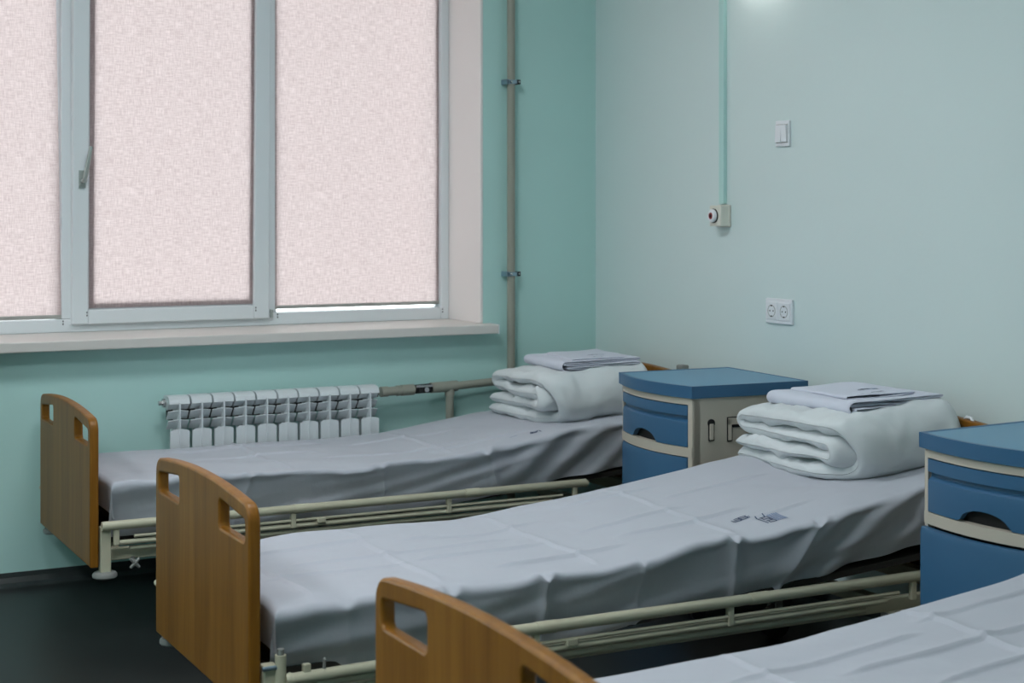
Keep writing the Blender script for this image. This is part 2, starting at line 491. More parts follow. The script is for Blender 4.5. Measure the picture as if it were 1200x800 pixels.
HEAD_ME = board_mesh(.722, .700, .228)

BL = 2.19                        # bed length (board to board)
ZPAD = .186
def make_bed(name, loc, railz, rail_x0, rail_x1, low_end, label):
    """local: x from footboard (0) to headboard, y from near side (0) to window side (BW)"""
    b = empty(name, loc)
    FW = BW - .095 if loc[1] > 4.5 else BW      # frame of the window bed keeps clear of the radiator
    bx_ = lambda nm, args, mat='steel', par=b, bev=.003: (lambda q: (bx(q, *args), obj(nm, q, mat, par, bevel=bev))[1])(bmesh.new())
    o = obj_me('footboard', FOOT_ME, [], b); 
    if not FOOT_ME.materials: FOOT_ME.materials.append(M['wood'])
    o = obj_me('headboard', HEAD_ME, [], b); o.location = (BL, 0, 0)
    if not HEAD_ME.materials: HEAD_ME.materials.append(M['wood'])
    # corner legs with round pads
    for lx in (.034, BL - .034):
        for ly in (-.004, BW - .018):
            top = railz - .004 if ly < 0 else .35
            lg = bx_('leg', (lx - .016, lx + .016, ly - .004, ly + .030, ZPAD + .018, top))
            q = bmesh.new(); lathe(q, [(0, 0), (.034, 0), (.038, .004), (.038, .012), (.033, .018), (.012, .021), (0, .021)], (lx, ly + .013, ZPAD), (0, 0, 1), 24)
            obj('foot_pad', q, 'pad', lg, angle=40)
    # far side knob on the footboard
    q = bmesh.new(); tube(q, [(-.004, BW - .004, .345), (-.004, BW + .022, .345)], .009, 12); bx(q, -.012, .004, BW - .03, BW - .002, .31, .338)
    obj('board_knob', q, 'steel', b)
    # side beams, end beams, lying platform
    for y0, y1 in ((.030, .055), (FW - .055, FW - .030)):
        bx_('side_beam', (.05, BL - .03, y0, y1, .232, .268))
    for x0 in (.05, BL - .08):
        bx_('end_beam', (x0, x0 + .04,   .055, FW - .055, .226, .27))
    bx_('lying_platform', (.06, 1.0, .06, FW - .06, .283, .300), 'dark')
    q = bmesh.new()
    bx(q, 1.0, BL - .06, .06, FW - .06, .283, .300)
    for v in q.verts:
        if v.co.x > 1.5: v.co.z += .085
    obj('back_section', q, 'dark', b)
    # side rails (folded down): top tube plus collapsed rods on each side
    for side in (0, 1):
        yy = -.012 if side == 0 else FW - .012
        q = bmesh.new()
        if low_end and side == 0:
            tube(q, [(low_end, yy, railz), (rail_x1 - .01, yy, railz), (rail_x1, yy, railz - .006)], [.0145, .0145, .011], 16)
        else:
            tube(q, [(rail_x0, yy, railz), (rail_x1 - .01, yy, railz), (rail_x1, yy, railz - .006)], [.0145, .0145, .011], 16)
        t = obj('top_rail', q, 'steel', b, angle=45)
        for sx in (rail_x0 + .62, rail_x0 + 1.24):
            q = bmesh.new(); tube(q, [(sx, yy, railz), (sx + .055, yy, railz)], .0155, 16)
            obj('rail_sleeve', q, 'steel', t, angle=45)
        for nm, dz, rr, xa, xb, dy in (('rail_rod', .038, .0052, rail_x0 + .10, rail_x1 - .1, .0), ('rail_bar', .056, .0085, rail_x0 + .04, rail_x1 - .14, .006), ('rail_bar', .078, .0075, rail_x0 + .09, rail_x1 - .2, .018)):
            q = bmesh.new(); tube(q, [(xa, yy + dy, railz - dz), (xb, yy + dy, railz - dz)], rr, 10); obj(nm, q, 'steel', b, angle=45)
        for sx in (rail_x0 + .045, rail_x0 + .62, rail_x0 + 1.18, rail_x1 - .05):
            bx_('rail_bracket', (sx - .009, sx + .009, yy - .006, yy + .010, railz - .062, railz - .008))
        bx_('rail_bolt', (rail_x0 + .70, rail_x0 + .73, yy - .012, yy + .004, railz - .052, railz - .034))
    if low_end:      # foot-end stub tube that sits lower than the folded rail, with a pin post beside the leg
        q = bmesh.new(); tube(q, [(.075, -.012, .293), (low_end - .15, -.012, .296)], .0135, 14); lathe(q, [(0, 0), (.012, 0), (.016, .01), (.012, .02), (0, .02)], (.066, -.012, .293), (1, 0, 0), 14)
        obj('stub_rail', q, 'steel', b, angle=45)
        q = bmesh.new(); tube(q, [(.056, -.008, .2), (.056, -.008, .349)], .0125, 14); obj('pin_post', q, 'steel', b, angle=45)
        q = bmesh.new(); tube(q, [(.056, -.008, .349), (.056, -.008, .362)], .008, 12); obj('pin_cap', q, 'pad', b, angle=45)
        q = bmesh.new(); tube(q, [(.012, -.012, .323), (.05, -.010, .323)], .005, 10); obj('pin_bolt', q, 'zinc', b, angle=45)
        q = bmesh.new(); tube(q, [(.155, -.012, .30), (.157, -.012, .325)], .004, 8); lathe(q, [(0, -.005), (.005, 0), (0, .006)], (.157, -.012, .327), (0, 0, 1), 10); obj('latch_pin', q, 'pad', b)
    # castor chassis under the middle of the bed
    for cx in (.55, BL - .30):
        bx_('chassis_bar', (cx - .02, cx + .02, .08, FW - .08, .20, .232))
        for cy in (.12, FW - .12):
            q = bmesh.new(); tube(q, [(cx, cy - .014, .05), (cx, cy + .014, .05)], .05, 20)
            wl = obj('castor_wheel', q, 'rubber', b, angle=45)
            q = bmesh.new(); bx(q, cx - .012, cx + .012, cy - .024, cy - .016, .045, .2); bx(q, cx - .012, cx + .012, cy + .016, cy + .024, .045, .2); bx(q, cx - .02, cx + .02, cy - .024, cy + .024, .13, .2)
            obj('castor_fork', q, 'pad', wl)
    # star grip of the lifting crank
    q = bmesh.new()
    for k in range(4):
        a = math.pi / 4 + k * math.pi / 2
        tube(q, [(.125, -.002, .224), (.125 + .020 * math.cos(a), -.002, .224 + .020 * math.sin(a))], [.007, .0045], 8)
    tube(q, [(.125, -.006, .224), (.125, .05, .235)], .008, 10)
    obj('star_grip', q, 'pad', b, angle=45)
    tag(b, label, 'bed', 'hospital beds along the right wall')
    return b

BEDS = []
BEDS.append(make_bed('hospital_bed', (1.112, 4.955, 0), .349, .02, 1.745, 0, 'beech-board hospital bed against the wall beneath the window and radiator'))
BEDS.append(make_bed('hospital_bed', (1.100, 3.352, 0), .331, .07, 1.90, .46, 'beech-board hospital bed in the middle between the two blue nightstands'))
BEDS.append(make_bed('hospital_bed', (1.095, 1.842, 0), .331, .07, 1.90, 0, 'nearest beech-board hospital bed, cut off by the bottom edge'))
# small fittings at the headboard corners
q = bmesh.new(); bx(q, BL - .005, BL + .03, .045, .085, .70, .742); obj('pole_socket', q, 'pad', BEDS[0], bevel=.006)
q = bmesh.new(); tube(q, [(BL, .165, .69), (BL, .160, .712), (BL, .145, .725), (BL, .128, .724), (BL, .118, .712), (BL, .116, .68)], .0045, 8); obj('cord_loop', q, 'white', BEDS[1], smooth=True)

# ------------------------------------------------------------------ mattresses and sheets
def profile(knots):
    xs, zs = np.array(knots).T
    xf = np.linspace(xs[0], xs[-1], 400); zf = np.interp(xf, xs, zs)
    k = np.hanning(41); k /= k.sum(); zp = np.pad(zf, 20, mode='edge'); zf = np.convolve(zp, k, 'valid')
    return lambda x: np.interp(x, xf, zf)
PROF = [profile([(1.1, .478), (2.2, .474), (2.45, .490), (2.75, .532), (3.0, .555), (3.4, .60)]),
        profile([(1.1, .447), (1.95, .447), (2.2, .472), (2.5, .497), (2.7, .522), (2.9, .556), (3.4, .61)]),
        profile([(1.1, .440), (1.6, .440), (2.0, .462), (2.3, .486), (2.5, .516), (2.7, .545), (3.4, .61)])]

def ridge(d, w): return np.exp(-(d / w) ** 2)
def crease(d, w): return np.exp(-np.abs(d) / w)

def sheet(i, x0, x1, y0, y1, creases, pinches, drop, label, seed):
    pf = PROF[i]; rad = .016
    st = .0052
    foot = .10
    us = np.arange(-foot, (x1 - x0) + 1e-6, st)
    vs = np.arange(-drop, (y1 - y0) + .10 + 1e-6, st)
    U, V = np.meshgrid(us, vs, indexing='ij')
    W = y1 - y0
    def bend(t, L0):      # t<0 beyond edge: returns inward coordinate and drop
        s = np.clip(-t + rad, 0, None)          # arc length past the start of the rounded edge
        ang = np.clip(s / (rad * 1.2), 0, math.pi / 2)
        pos = np.where(t > rad, t, rad - rad * np.sin(ang))
        dz = np.where(t > rad, 0, rad * (1 - np.cos(ang))) + np.clip(s - rad * 1.2 * math.pi / 2, 0, None)
        return pos, dz
    pu, du = bend(U, 0)
    pv, dv = bend(V, 0)
    pw, dw = bend(W - V, 0)
    yv = np.where(V < W / 2, pv, W - pw); dv = np.where(V < W / 2, dv, dw)
    near = (V < W / 2)
    X = x0 + pu; Y = y0 + yv
    D = np.maximum(du, dv)
    # side sags slightly inward lower down
    Y = Y + np.where(near, 1, -1) * np.clip(dv - .018, 0, None) * .32
    X = X + np.clip(du - .03, 0, None) * .10
    Z = pf(x0 + np.clip(U, 0, None)) - D
    # --- wrinkles
    topm = np.clip(1 - D / .03, 0, 1)
    sidem = np.clip(D / .03, 0, 1)
    x = x0 + U; y = y0 + V
    n = vnoise(x * 3.1, y * 4.3, seed) * .014 + vnoise(x * 6 + y * 3, y * 9, seed + 1) * .009 + vnoise(x * 15, y * 24, seed + 2) * .0024
    Z += n * topm
    for (kind, pos, a, bnd, amp) in creases:
        if kind == 'x':      # runs along x at y=pos
            dd = y - pos - vnoise(x * 5, x * 0 + pos * 7, seed + 3) * .03
            e = np.clip((x - a) / .06, 0, 1) * np.clip((bnd - x) / .06, 0, 1)
        else:
            dd = x - pos - vnoise(y * 4, y * 0 + pos * 5, seed + 4) * .02
            e = np.clip((y - a) / .04, 0, 1) * np.clip((bnd - y) / .04, 0, 1)
        # a sharp step: ridge with one steep flank
        Z += e * topm * amp * 2.2 * (crease(dd - .007, .018) * (dd > .007) + np.clip(dd / .007, 0, 1) * (dd <= .007))
    # edge waviness and folds of the hanging side
    wob = vnoise(x * 4.2, V * 2 + 3, seed + 5) * .016 + vnoise(x * 11, V * 5, seed + 6) * .006
    Y += np.where(near, -1, 1) * wob * np.clip(D / .09, 0, 1)
    Y += np.where(near, -1, 1) * vnoise(x * 4.5 + D * 14, D * 24 + x * 2, seed + 9) * .014 * np.clip(D / .03, 0, 1)
    lip = vnoise(x * 6.5, x * 0 + 9, seed + 7) * .017 + vnoise(x * 16, x * 0 + 4, seed + 8) * .010
    Z += lip * ridge(V, .045) 
    for (px_, wd, amp, slant) in pinches:
        dd = x - px_ - slant * np.clip(D, 0, .2)
        Y += np.where(near, -1, 0) * amp * crease(dd, wd) * np.clip(D / .012, 0, 1)
        Z += -amp * .8 * ridge(dd, wd) * ridge(V - .006, .018) + amp * .5 * (ridge(dd - .022, .016) + ridge(dd + .022, .016)) * ridge(V, .022)
    # loose diagonal folds on the hanging side near the head end
    hd = np.clip((x - (x0 + 1.35)) / .25, 0, 1)
    Y += np.where(near, -1, 0) * hd * sidem * .011 * np.sin((x * .8 + D * 1.1) * 38)
    nu, nv = U.shape
    verts = np.stack([X, Y, Z], -1).reshape(-1, 3)
    I = np.arange(nu * nv).reshape(nu, nv)
    F = np.stack([I[:-1, :-1], I[1:, :-1], I[1:, 1:], I[:-1, 1:]], -1).reshape(-1, 4)
    me = bpy.data.meshes.new('bed_sheet'); me.from_pydata(verts.tolist(), [], F.tolist()); me.update()
    o = obj_me('bed_sheet', me, 'sheet', None, smooth=True)
    tag(o, label, 'bed sheet', 'bed sheets on the beds')
    return o, (X, Y, Z)

def mattress(i, x0, x1, y0, y1, label):
    q = bmesh.new(); n = 24; T = .125
    pf = PROF[i]
    rings = []
    for k in range(n + 1):
        x = x0 + (x1 - x0) * k / n; z = float(pf(x)) - .022
        rings.append([q.verts.new((x, yy, zz)) for yy, zz in ((y0, z - T), (y1, z - T), (y1, z), (y0, z))])
    for k in range(n):
        for j in range(4): q.faces.new((rings[k][j], rings[k][(j + 1) % 4], rings[k + 1][(j + 1) % 4], rings[k + 1][j]))
    q.faces.new(rings[0]); q.faces.new(rings[-1][::-1])
    o = obj('mattress', q, 'mattress', None, bevel=.015, seg=3)
    tag(o, label, 'mattress', 'mattresses on the beds')

specs = [
 (0, 1.165, 3.28, 4.955, 5.632, 'white sheet on the bed beneath the window, wrinkled along its near edge',
  [('x', 5.50, 1.45, 2.1, .004), ('x', 5.30, 1.5, 2.0, .0035), ('x', 5.42, 2.1, 2.6, .003), ('x', 5.16, 1.9, 2.5, .003), ('x', 5.08, 2.3, 2.75, .003), ('y', 1.75, 4.98, 5.65, .003), ('y', 2.35, 5.0, 5.6, .003)],
  [(2.46, .016, .012, .4), (2.07, .012, .007, .2), (1.62, .014, .006, -.3)]),
 (1, 1.150, 3.28, 3.365, 4.115, 'white stamped sheet on the middle bed with square fold lines',
  [('x', 3.93, 1.22, 1.62, .004), ('x', 3.76, 1.3, 1.95, .003), ('x', 3.62, 1.2, 1.6, .0035), ('x', 3.88, 1.65, 2.1, .003), ('x', 3.66, 1.6, 2.0, .004), ('x', 3.50, 1.75, 2.15, .0045), ('x', 3.58, 2.15, 2.6, .004), ('x', 3.72, 2.1, 2.5, .0035), ('x', 3.98, 2.2, 2.55, .003), ('x', 3.50, 2.5, 2.75, .003), ('x', 3.85, 2.45, 2.85, .003),
   ('y', 1.57, 3.4, 4.1, .0035), ('y', 1.99, 3.4, 4.1, .0035), ('y', 2.40, 3.4, 4.1, .003), ('y', 1.25, 3.4, 4.0, .003)],
  [(1.835, .012, .013, .0), (2.11, .006, .006, .0), (2.385, .012, .014, .1), (1.58, .02, .012, .3), (1.32, .02, .006, .1), (2.66, .02, .012, -.6)]),
 (2, 1.150, 3.28, 1.86, 2.605, 'white sheet on the nearest bed at the bottom right',
  [('x', 2.45, 1.7, 2.2, .004), ('x', 2.35, 1.9, 2.5, .0045), ('x', 2.5, 2.2, 2.7, .004), ('x', 2.22, 2.0, 2.6, .004), ('x', 2.1, 1.6, 2.3, .004), ('y', 1.8, 1.9, 2.6, .0035), ('y', 2.25, 1.9, 2.6, .004), ('y', 2.6, 1.9, 2.6, .004)],
  [(2.1, .012, .01, 0), (1.6, .012, .01, 0)]),
]
SHEETS = []
for (i, x0, x1, y0, y1, lab, cr, pn) in specs:
    SHEETS.append(sheet(i, x0, x1, y0, y1, cr, pn, .176, lab, 20 + 10 * i))
    mattress(i, x0 + .03, x1 - .02, y0 + .085, y1 - .085, ['dark mattress showing under the sheet of the bed beneath the window', 'dark mattress showing under the sheet of the middle bed', 'dark mattress under the sheet of the nearest bed'][i])

# loose corner of the middle sheet hanging out beside the far foot leg
q = bmesh.new()
tri = [(1.122, 4.125, .380), (1.124, 4.214, .296), (1.122, 4.160, .345), (1.121, 4.165, .302), (1.124, 4.10, .330)]
A = [q.verts.new(p_) for p_ in (tri[0], tri[2], tri[1], tri[3], tri[4])]; Bq = [q.verts.new((p_[0] + .003, p_[1], p_[2])) for p_ in (tri[0], tri[2], tri[1], tri[3], tri[4])]
q.faces.new(A); q.faces.new(Bq[::-1])
for k in range(5): q.faces.new((A[k], A[(k + 1) % 5], Bq[(k + 1) % 5], Bq[k]))
obj('sheet_corner', q, 'sheet', SHEETS[1][0])

def sheet_z(i, x, y):
    X, Y, Z = SHEETS[i][1]
    k = np.argmin((X - x) ** 2 + (Y - y) ** 2); return float(Z.reshape(-1)[k])

def stamp(parent, bars, mat, zfun, lift=.0012):
    """ink marks: little quads following the cloth"""
    q = bmesh.new()
    for (x, y, dx, dy, hw) in bars:
        d = Vector((dx, dy, 0)); nrm = Vector((-dy, dx, 0)).normalized() * hw
        n = max(1, int(d.length / .008)); prev = None
        for k in range(n + 1):
            p = Vector((x, y, 0)) + d * (k / n)
            a = p + nrm; b_ = p - nrm
            cur = (q.verts.new((a.x, a.y, zfun(a.x, a.y) + lift)), q.verts.new((b_.x, b_.y, zfun(b_.x, b_.y) + lift)))
            if prev: q.faces.new((prev[0], prev[1], cur[1], cur[0]))
            prev = cur
    o = obj('ink_stamp', q, mat, parent)
    return o
# middle bed: block stamp and a short line of print
zf = lambda x, y: sheet_z(1, x, y)
bars = [(2.545, 3.442, .0, .062, .0018)]
for j in range(4):
    yy = 3.446 + j * .016
    bars += [(2.553, yy, .022, .0, .0022), (2.556 + .014 * (j % 2), yy, .0, .012, .0018)]
bars += [(2.575, 3.444, 0, .05, .0014)]
stamp(SHEETS[1][0], bars, 'ink', zf)
stamp(SHEETS[1][0], [(2.582 + .007 * k, 3.446, 0, .055, .0026) for k in range(5)], 'ink2', zf)
stamp(SHEETS[1][0], [(2.485, 3.512, .05, .0, .0022), (2.49, 3.522, .05, .0, .0016), (2.495, 3.532, .04, 0, .002), (2.485, 3.512, 0, .018, .002), (2.51, 3.512, 0, .02, .002), (2.53, 3.512, 0, .018, .002)], 'ink', zf)
zf0 = lambda x, y: sheet_z(0, x, y)
stamp(SHEETS[0][0], [(2.672, 5.03, .03, .0, .003), (2.677, 5.04, .028, 0, .003), (2.685, 5.028, 0, .02, .003), (2.70, 5.035, .012, .012, .003), (2.715, 5.025, 0, .02, .002)], 'ink', zf0)
stamp(SHEETS[0][0], [(2.60, 5.05, .03, .0, .002)], 'ink2', zf0)

# ------------------------------------------------------------------ folded bedding: a thick ribbon swept along a fold path
def arc(cy, cz, r, a0, a1, n):
    return [(cy + r * math.cos(math.radians(a0 + (a1 - a0) * k / n)), cz + r * math.sin(math.radians(a0 + (a1 - a0) * k / n))) for k in range(n + 1)]

def resample(pts, step):
    P = np.array(pts, float); d = np.hypot(*np.diff(P, axis=0).T); s = np.concatenate([[0], np.cumsum(d)])
    n = max(8, int(s[-1] / step)); t = np.linspace(0, s[-1], n)
    return np.stack([np.interp(t, s, P[:, 0]), np.interp(t, s, P[:, 1])], 1), t

def ribbon(name, path, t, L, step, nx, endr, seed, mat, puff=.12, jag=.012, wr=.003, axis='x', zcoef=(0, 0), bumpf=1.0, flap=0.0):
    P, S = resample(path, step)
    k = np.hanning(7); k /= k.sum()
    for c in (0, 1): P[:, c] = np.convolve(np.pad(P[:, c], 3, mode='edge'), k, 'valid')
    T = np.gradient(P, axis=0); T /= np.maximum(np.hypot(T[:, 0], T[:, 1])[:, None], 1e-9)
    N = np.stack([-T[:, 1], T[:, 0]], 1)
    n = len(P)
    endh = np.sqrt(np.clip(1 - np.clip(1 - np.minimum(S, S[-1] - S) / (t * .6), 0, 1) ** 2, .0, 1))
    u = .5 - .5 * np.cos(np.pi * np.linspace(0, 1, nx))
    u = .35 * np.linspace(0, 1, nx) + .65 * u
    ring = []
    x0 = vnoise(S * 9, S * 0 + 1.3, seed) * 2 * jag; x1 = L + vnoise(S * 9, S * 0 + 5.1, seed + 1) * 2 * jag
    tk = np.ones(n)
    if flap:      # outer wrap recedes towards the lower near corner, inner curl swells out of it
        inner = np.clip((S - S[-1] * .57) / .05, 0, 1)
        x0 = x0 + flap * np.clip((.15 - P[:, 0]) / .15, 0, 1) * np.clip(1.25 - P[:, 1] / .15, 0, 1) * (1 - inner)
        x0 = x0 - .012 * np.clip((.16 - P[:, 0]) / .1, 0, 1) * inner
        tk = 1 + .22 * np.clip((.16 - P[:, 0]) / .12, 0, 1) * inner
    er = endr * (1 + (.9 if flap else 0) * vnoise(S * 13, S * 0 + 2.2, seed + 6))
    V = []
    for j in range(nx):
        xs = x0 + (x1 - x0) * u[j]
        de = np.minimum(u[j] * L, (1 - u[j]) * L)
        de = de if np.ndim(de) else np.full(n, de)
        eh = np.sqrt(np.maximum(.0004, 1 - np.clip(1 - de / er, 0, 1) ** 2))
        if flap: eh = eh * (1 + .5 * vnoise(S * 30, S * 0 + 3.3, seed + 7) * np.exp(-de / .05))
        h = t / 2 * tk * endh * eh * (1 + puff * 2 * vnoise(S * 11, xs * 9, seed + 2))
        dp = wr * 2 * (vnoise(S * 16 * bumpf, xs * 13 * bumpf, seed + 3) + .45 * vnoise(S * 45 * bumpf, xs * 30 * bumpf, seed + 4)) * eh * (1 + (1.1 * np.exp(-de / .07) if flap else 0))
        A = P + N * (h + dp)[:, None]; B = P - N * (h - dp)[:, None]
        R = np.concatenate([A, B[::-1]], 0); X = np.concatenate([xs, xs[::-1]])
        Z = R[:, 1] + zcoef[0] * R[:, 0] * R[:, 1] + zcoef[1] * X * R[:, 1]
        V.append(np.stack([X, R[:, 0], Z], 1) if axis == 'x' else np.stack([R[:, 0], X, Z], 1))
    V = np.array(V); m = 2 * n
    I = np.arange(nx * m).reshape(nx, m); J = np.roll(I, -1, axis=1)
    F = np.stack([I[:-1], J[:-1], J[1:], I[1:]], -1).reshape(-1, 4)
    if axis != 'x': F = F[:, ::-1]
    me = bpy.data.meshes.new(name)
    me.from_pydata(V.reshape(-1, 3).tolist(), [], F.tolist()); me.update()
    q = bmesh.new(); q.from_mesh(me); bmesh.ops.recalc_face_normals(q, faces=q.faces[:]); q.to_mesh(me); q.free()
    o = obj_me(name, me, mat, None, smooth=True)
    return o

def duvet_path(W):
    p = [(W - .005, .020), (W * .5, .021), (.080, .022)]
    p += arc(.080, .0945, .0725, 270, 90, 16)
    p += [(W * .5, .169), (W - .055, .164)]
    p += arc(W - .055, .1425, .0215, 90, -90, 8)
    p += [(W * .5, .119), (.095, .119)]
    p += arc(.082, .0955, .0235, 90, 270, 8)
    p += [(W * .5, .070), (W - .012, .066)]
    return p

def duvet(loc, rz, ry, L, W, seed, label):
    o = ribbon('folded_duvet', duvet_path(W), .0535, L, .0085, 72, .042, seed, 'duvet', puff=.17, jag=.014, wr=.0056, zcoef=(-.22, 0), flap=.075)
    o.location = loc; o.rotation_euler = (0, ry, rz)
    tag(o, label, 'duvet', 'folded duvets on the beds')
    return o
duvet((2.765, 5.045, .533), math.radians(-3), -.085, .43, .55, 3, 'puffy white folded duvet on the bed beneath the window')
duvet((2.868, 3.515, .547), math.radians(-4), -.11, .41, .60, 8, 'puffy white folded duvet on the middle bed behind the printed stamps')

def linen_path(X, n, t, g, r):
    H = (n - 1) * g
    p = [(X, t * .6), (X * .5, t * .6), (r + .003, t * .6)]
    zt = t * .6 + 2 * r
    p += arc(r + .003, t * .6 + r, r, 270, 90, 10)
    p += [(X * .5, zt), (X - .012, zt)]
    z = zt; left = True; k = 0
    while z - 2 * g > t * 1.2:
        if left:
            p += arc(X - .012 - .006 * (k % 3), z - g, g, 90, -90, 5); z -= 2 * g; p += [(X * .5, z), (.012 + .004 * k, z)]
        else:
            p += arc(.012 + .004 * k, z - g, g, 90, 270, 5); z -= 2 * g; p += [(X * .5, z), (X - .01 - .008 * (k % 2), z)]
        left = not left; k += 1
    return p

def linen(name, loc, rz, rx, ry, X, L, n, t, g, r, seed, label, wr=.0024, jag=.014):
    o = ribbon(name, linen_path(X, n, t, g, r), t, L, .006, 48, .006, seed, 'linen', puff=.12, jag=jag, wr=wr, axis='y', bumpf=.7)
    o.location = loc; o.rotation_euler = (rx, ry, rz)
    tag(o, label, 'linen', 'folded linen on the duvets')
    return o
linen('folded_sheet', (2.845, 5.105, .726), math.radians(-8), math.radians(-1.0), -.03, .33, .42, 5, .0052, .0034, .017, 31, 'white folded sheet lying on the duvet beneath the window')
linen('folded_sheet', (2.930, 3.585, .738), math.radians(-6), math.radians(-2.0), -.04, .33, .45, 5, .0052, .0034, .017, 37, 'white folded sheet lying on the duvet of the middle bed')
def pillowcase_path(X):
    t = .004
    return [(X, .003), (X * .5, .003), (.006, .003)] + arc(.006, .0065, .0035, 270, 90, 5) + [(X * .5, .0102), (X - .004, .0105)]
def pillowcase(loc, rz, rx, ry, X, L, seed, label):
    o = ribbon('folded_pillowcase', pillowcase_path(X), .0042, L, .006, 40, .004, seed, 'linen', puff=.1, jag=.012, wr=.0035, axis='y', bumpf=.45)
    o.location = loc; o.rotation_euler = (rx, ry, rz)
    tag(o, label, 'linen', 'folded linen on the duvets')
    return o
pc1 = pillowcase((2.895, 5.135, .760), math.radians(-14), math.radians(-1.5), -.02, .22, .37, 41, 'white stamped pillowcase on top of the linen beneath the window')
pc2 = pillowcase((2.965, 3.64, .775), math.radians(-12), math.radians(-2.2), -.04, .23, .38, 47, 'white stamped pillowcase on top of the linen of the middle bed')
for pc in (pc1, pc2):
    zt = lambda x, y: .0135
    st1 = stamp(pc, [(.10, .03, .045, .012, .002), (.105, .04, .04, .01, .0016), (.10, .03, .005, .012, .002), (.135, .04, .004, .012, .003)], 'ink', zt, .0012)
    st2 = stamp(pc, [(.10, .118, .05, .012, .002), (.105, .128, .045, .010, .0018), (.11, .138, .04, .01, .002), (.12, .118, .004, .028, .0018), (.14, .122, .003, .026, .0018)], 'ink', zt, .0012)
    stamp(pc, [(.15, .122, .02, .005, .004), (.152, .134, .02, .004, .004)], 'ink2', zt, .0012)

# ------------------------------------------------------------------ nightstands
NW, ND, NB = .48, .43, .045           # width, depth, bow of the front
def front(y, off=0.0):
    return -NB * (1 - (2 * y / NW - 1) ** 2) - off

def arc_panel(bm, ya, yb, zlo, zhi, off_rows, thick, ny=26, cut=None):
    """curved panel; off_rows: list of (fraction of height, offset outward)"""
    F = []; B = []
    for i in range(ny + 1):
        y = ya + (yb - ya) * i / ny
        z0 = zlo + (cut(y) if cut else 0)
        F.append([bm.verts.new((front(y, off), y, z0 if k == 0 else zlo + (zhi - zlo) * fr)) for k, (fr, off) in enumerate(off_rows)])
        B.append([bm.verts.new((front(y, 0) + thick, y, z0 if k == 0 else zlo + (zhi - zlo) * fr)) for k, (fr, off) in enumerate(off_rows)])
    n = len(off_rows)
    for i in range(ny):
        for k in range(n - 1):
            bm.faces.new((F[i][k], F[i + 1][k], F[i + 1][k + 1], F[i][k + 1]))
            bm.faces.new((B[i][k], B[i][k + 1], B[i + 1][k + 1], B[i + 1][k]))
        bm.faces.new((F[i][0], B[i][0], B[i + 1][0], F[i + 1][0]))
        bm.faces.new((F[i][-1], F[i + 1][-1], B[i + 1][-1], B[i][-1]))
    for R1, R2 in ((F[0], B[0]), (F[-1], B[-1])):
        for k in range(n - 1): bm.faces.new((R1[k], R1[k + 1], R2[k + 1], R2[k]))

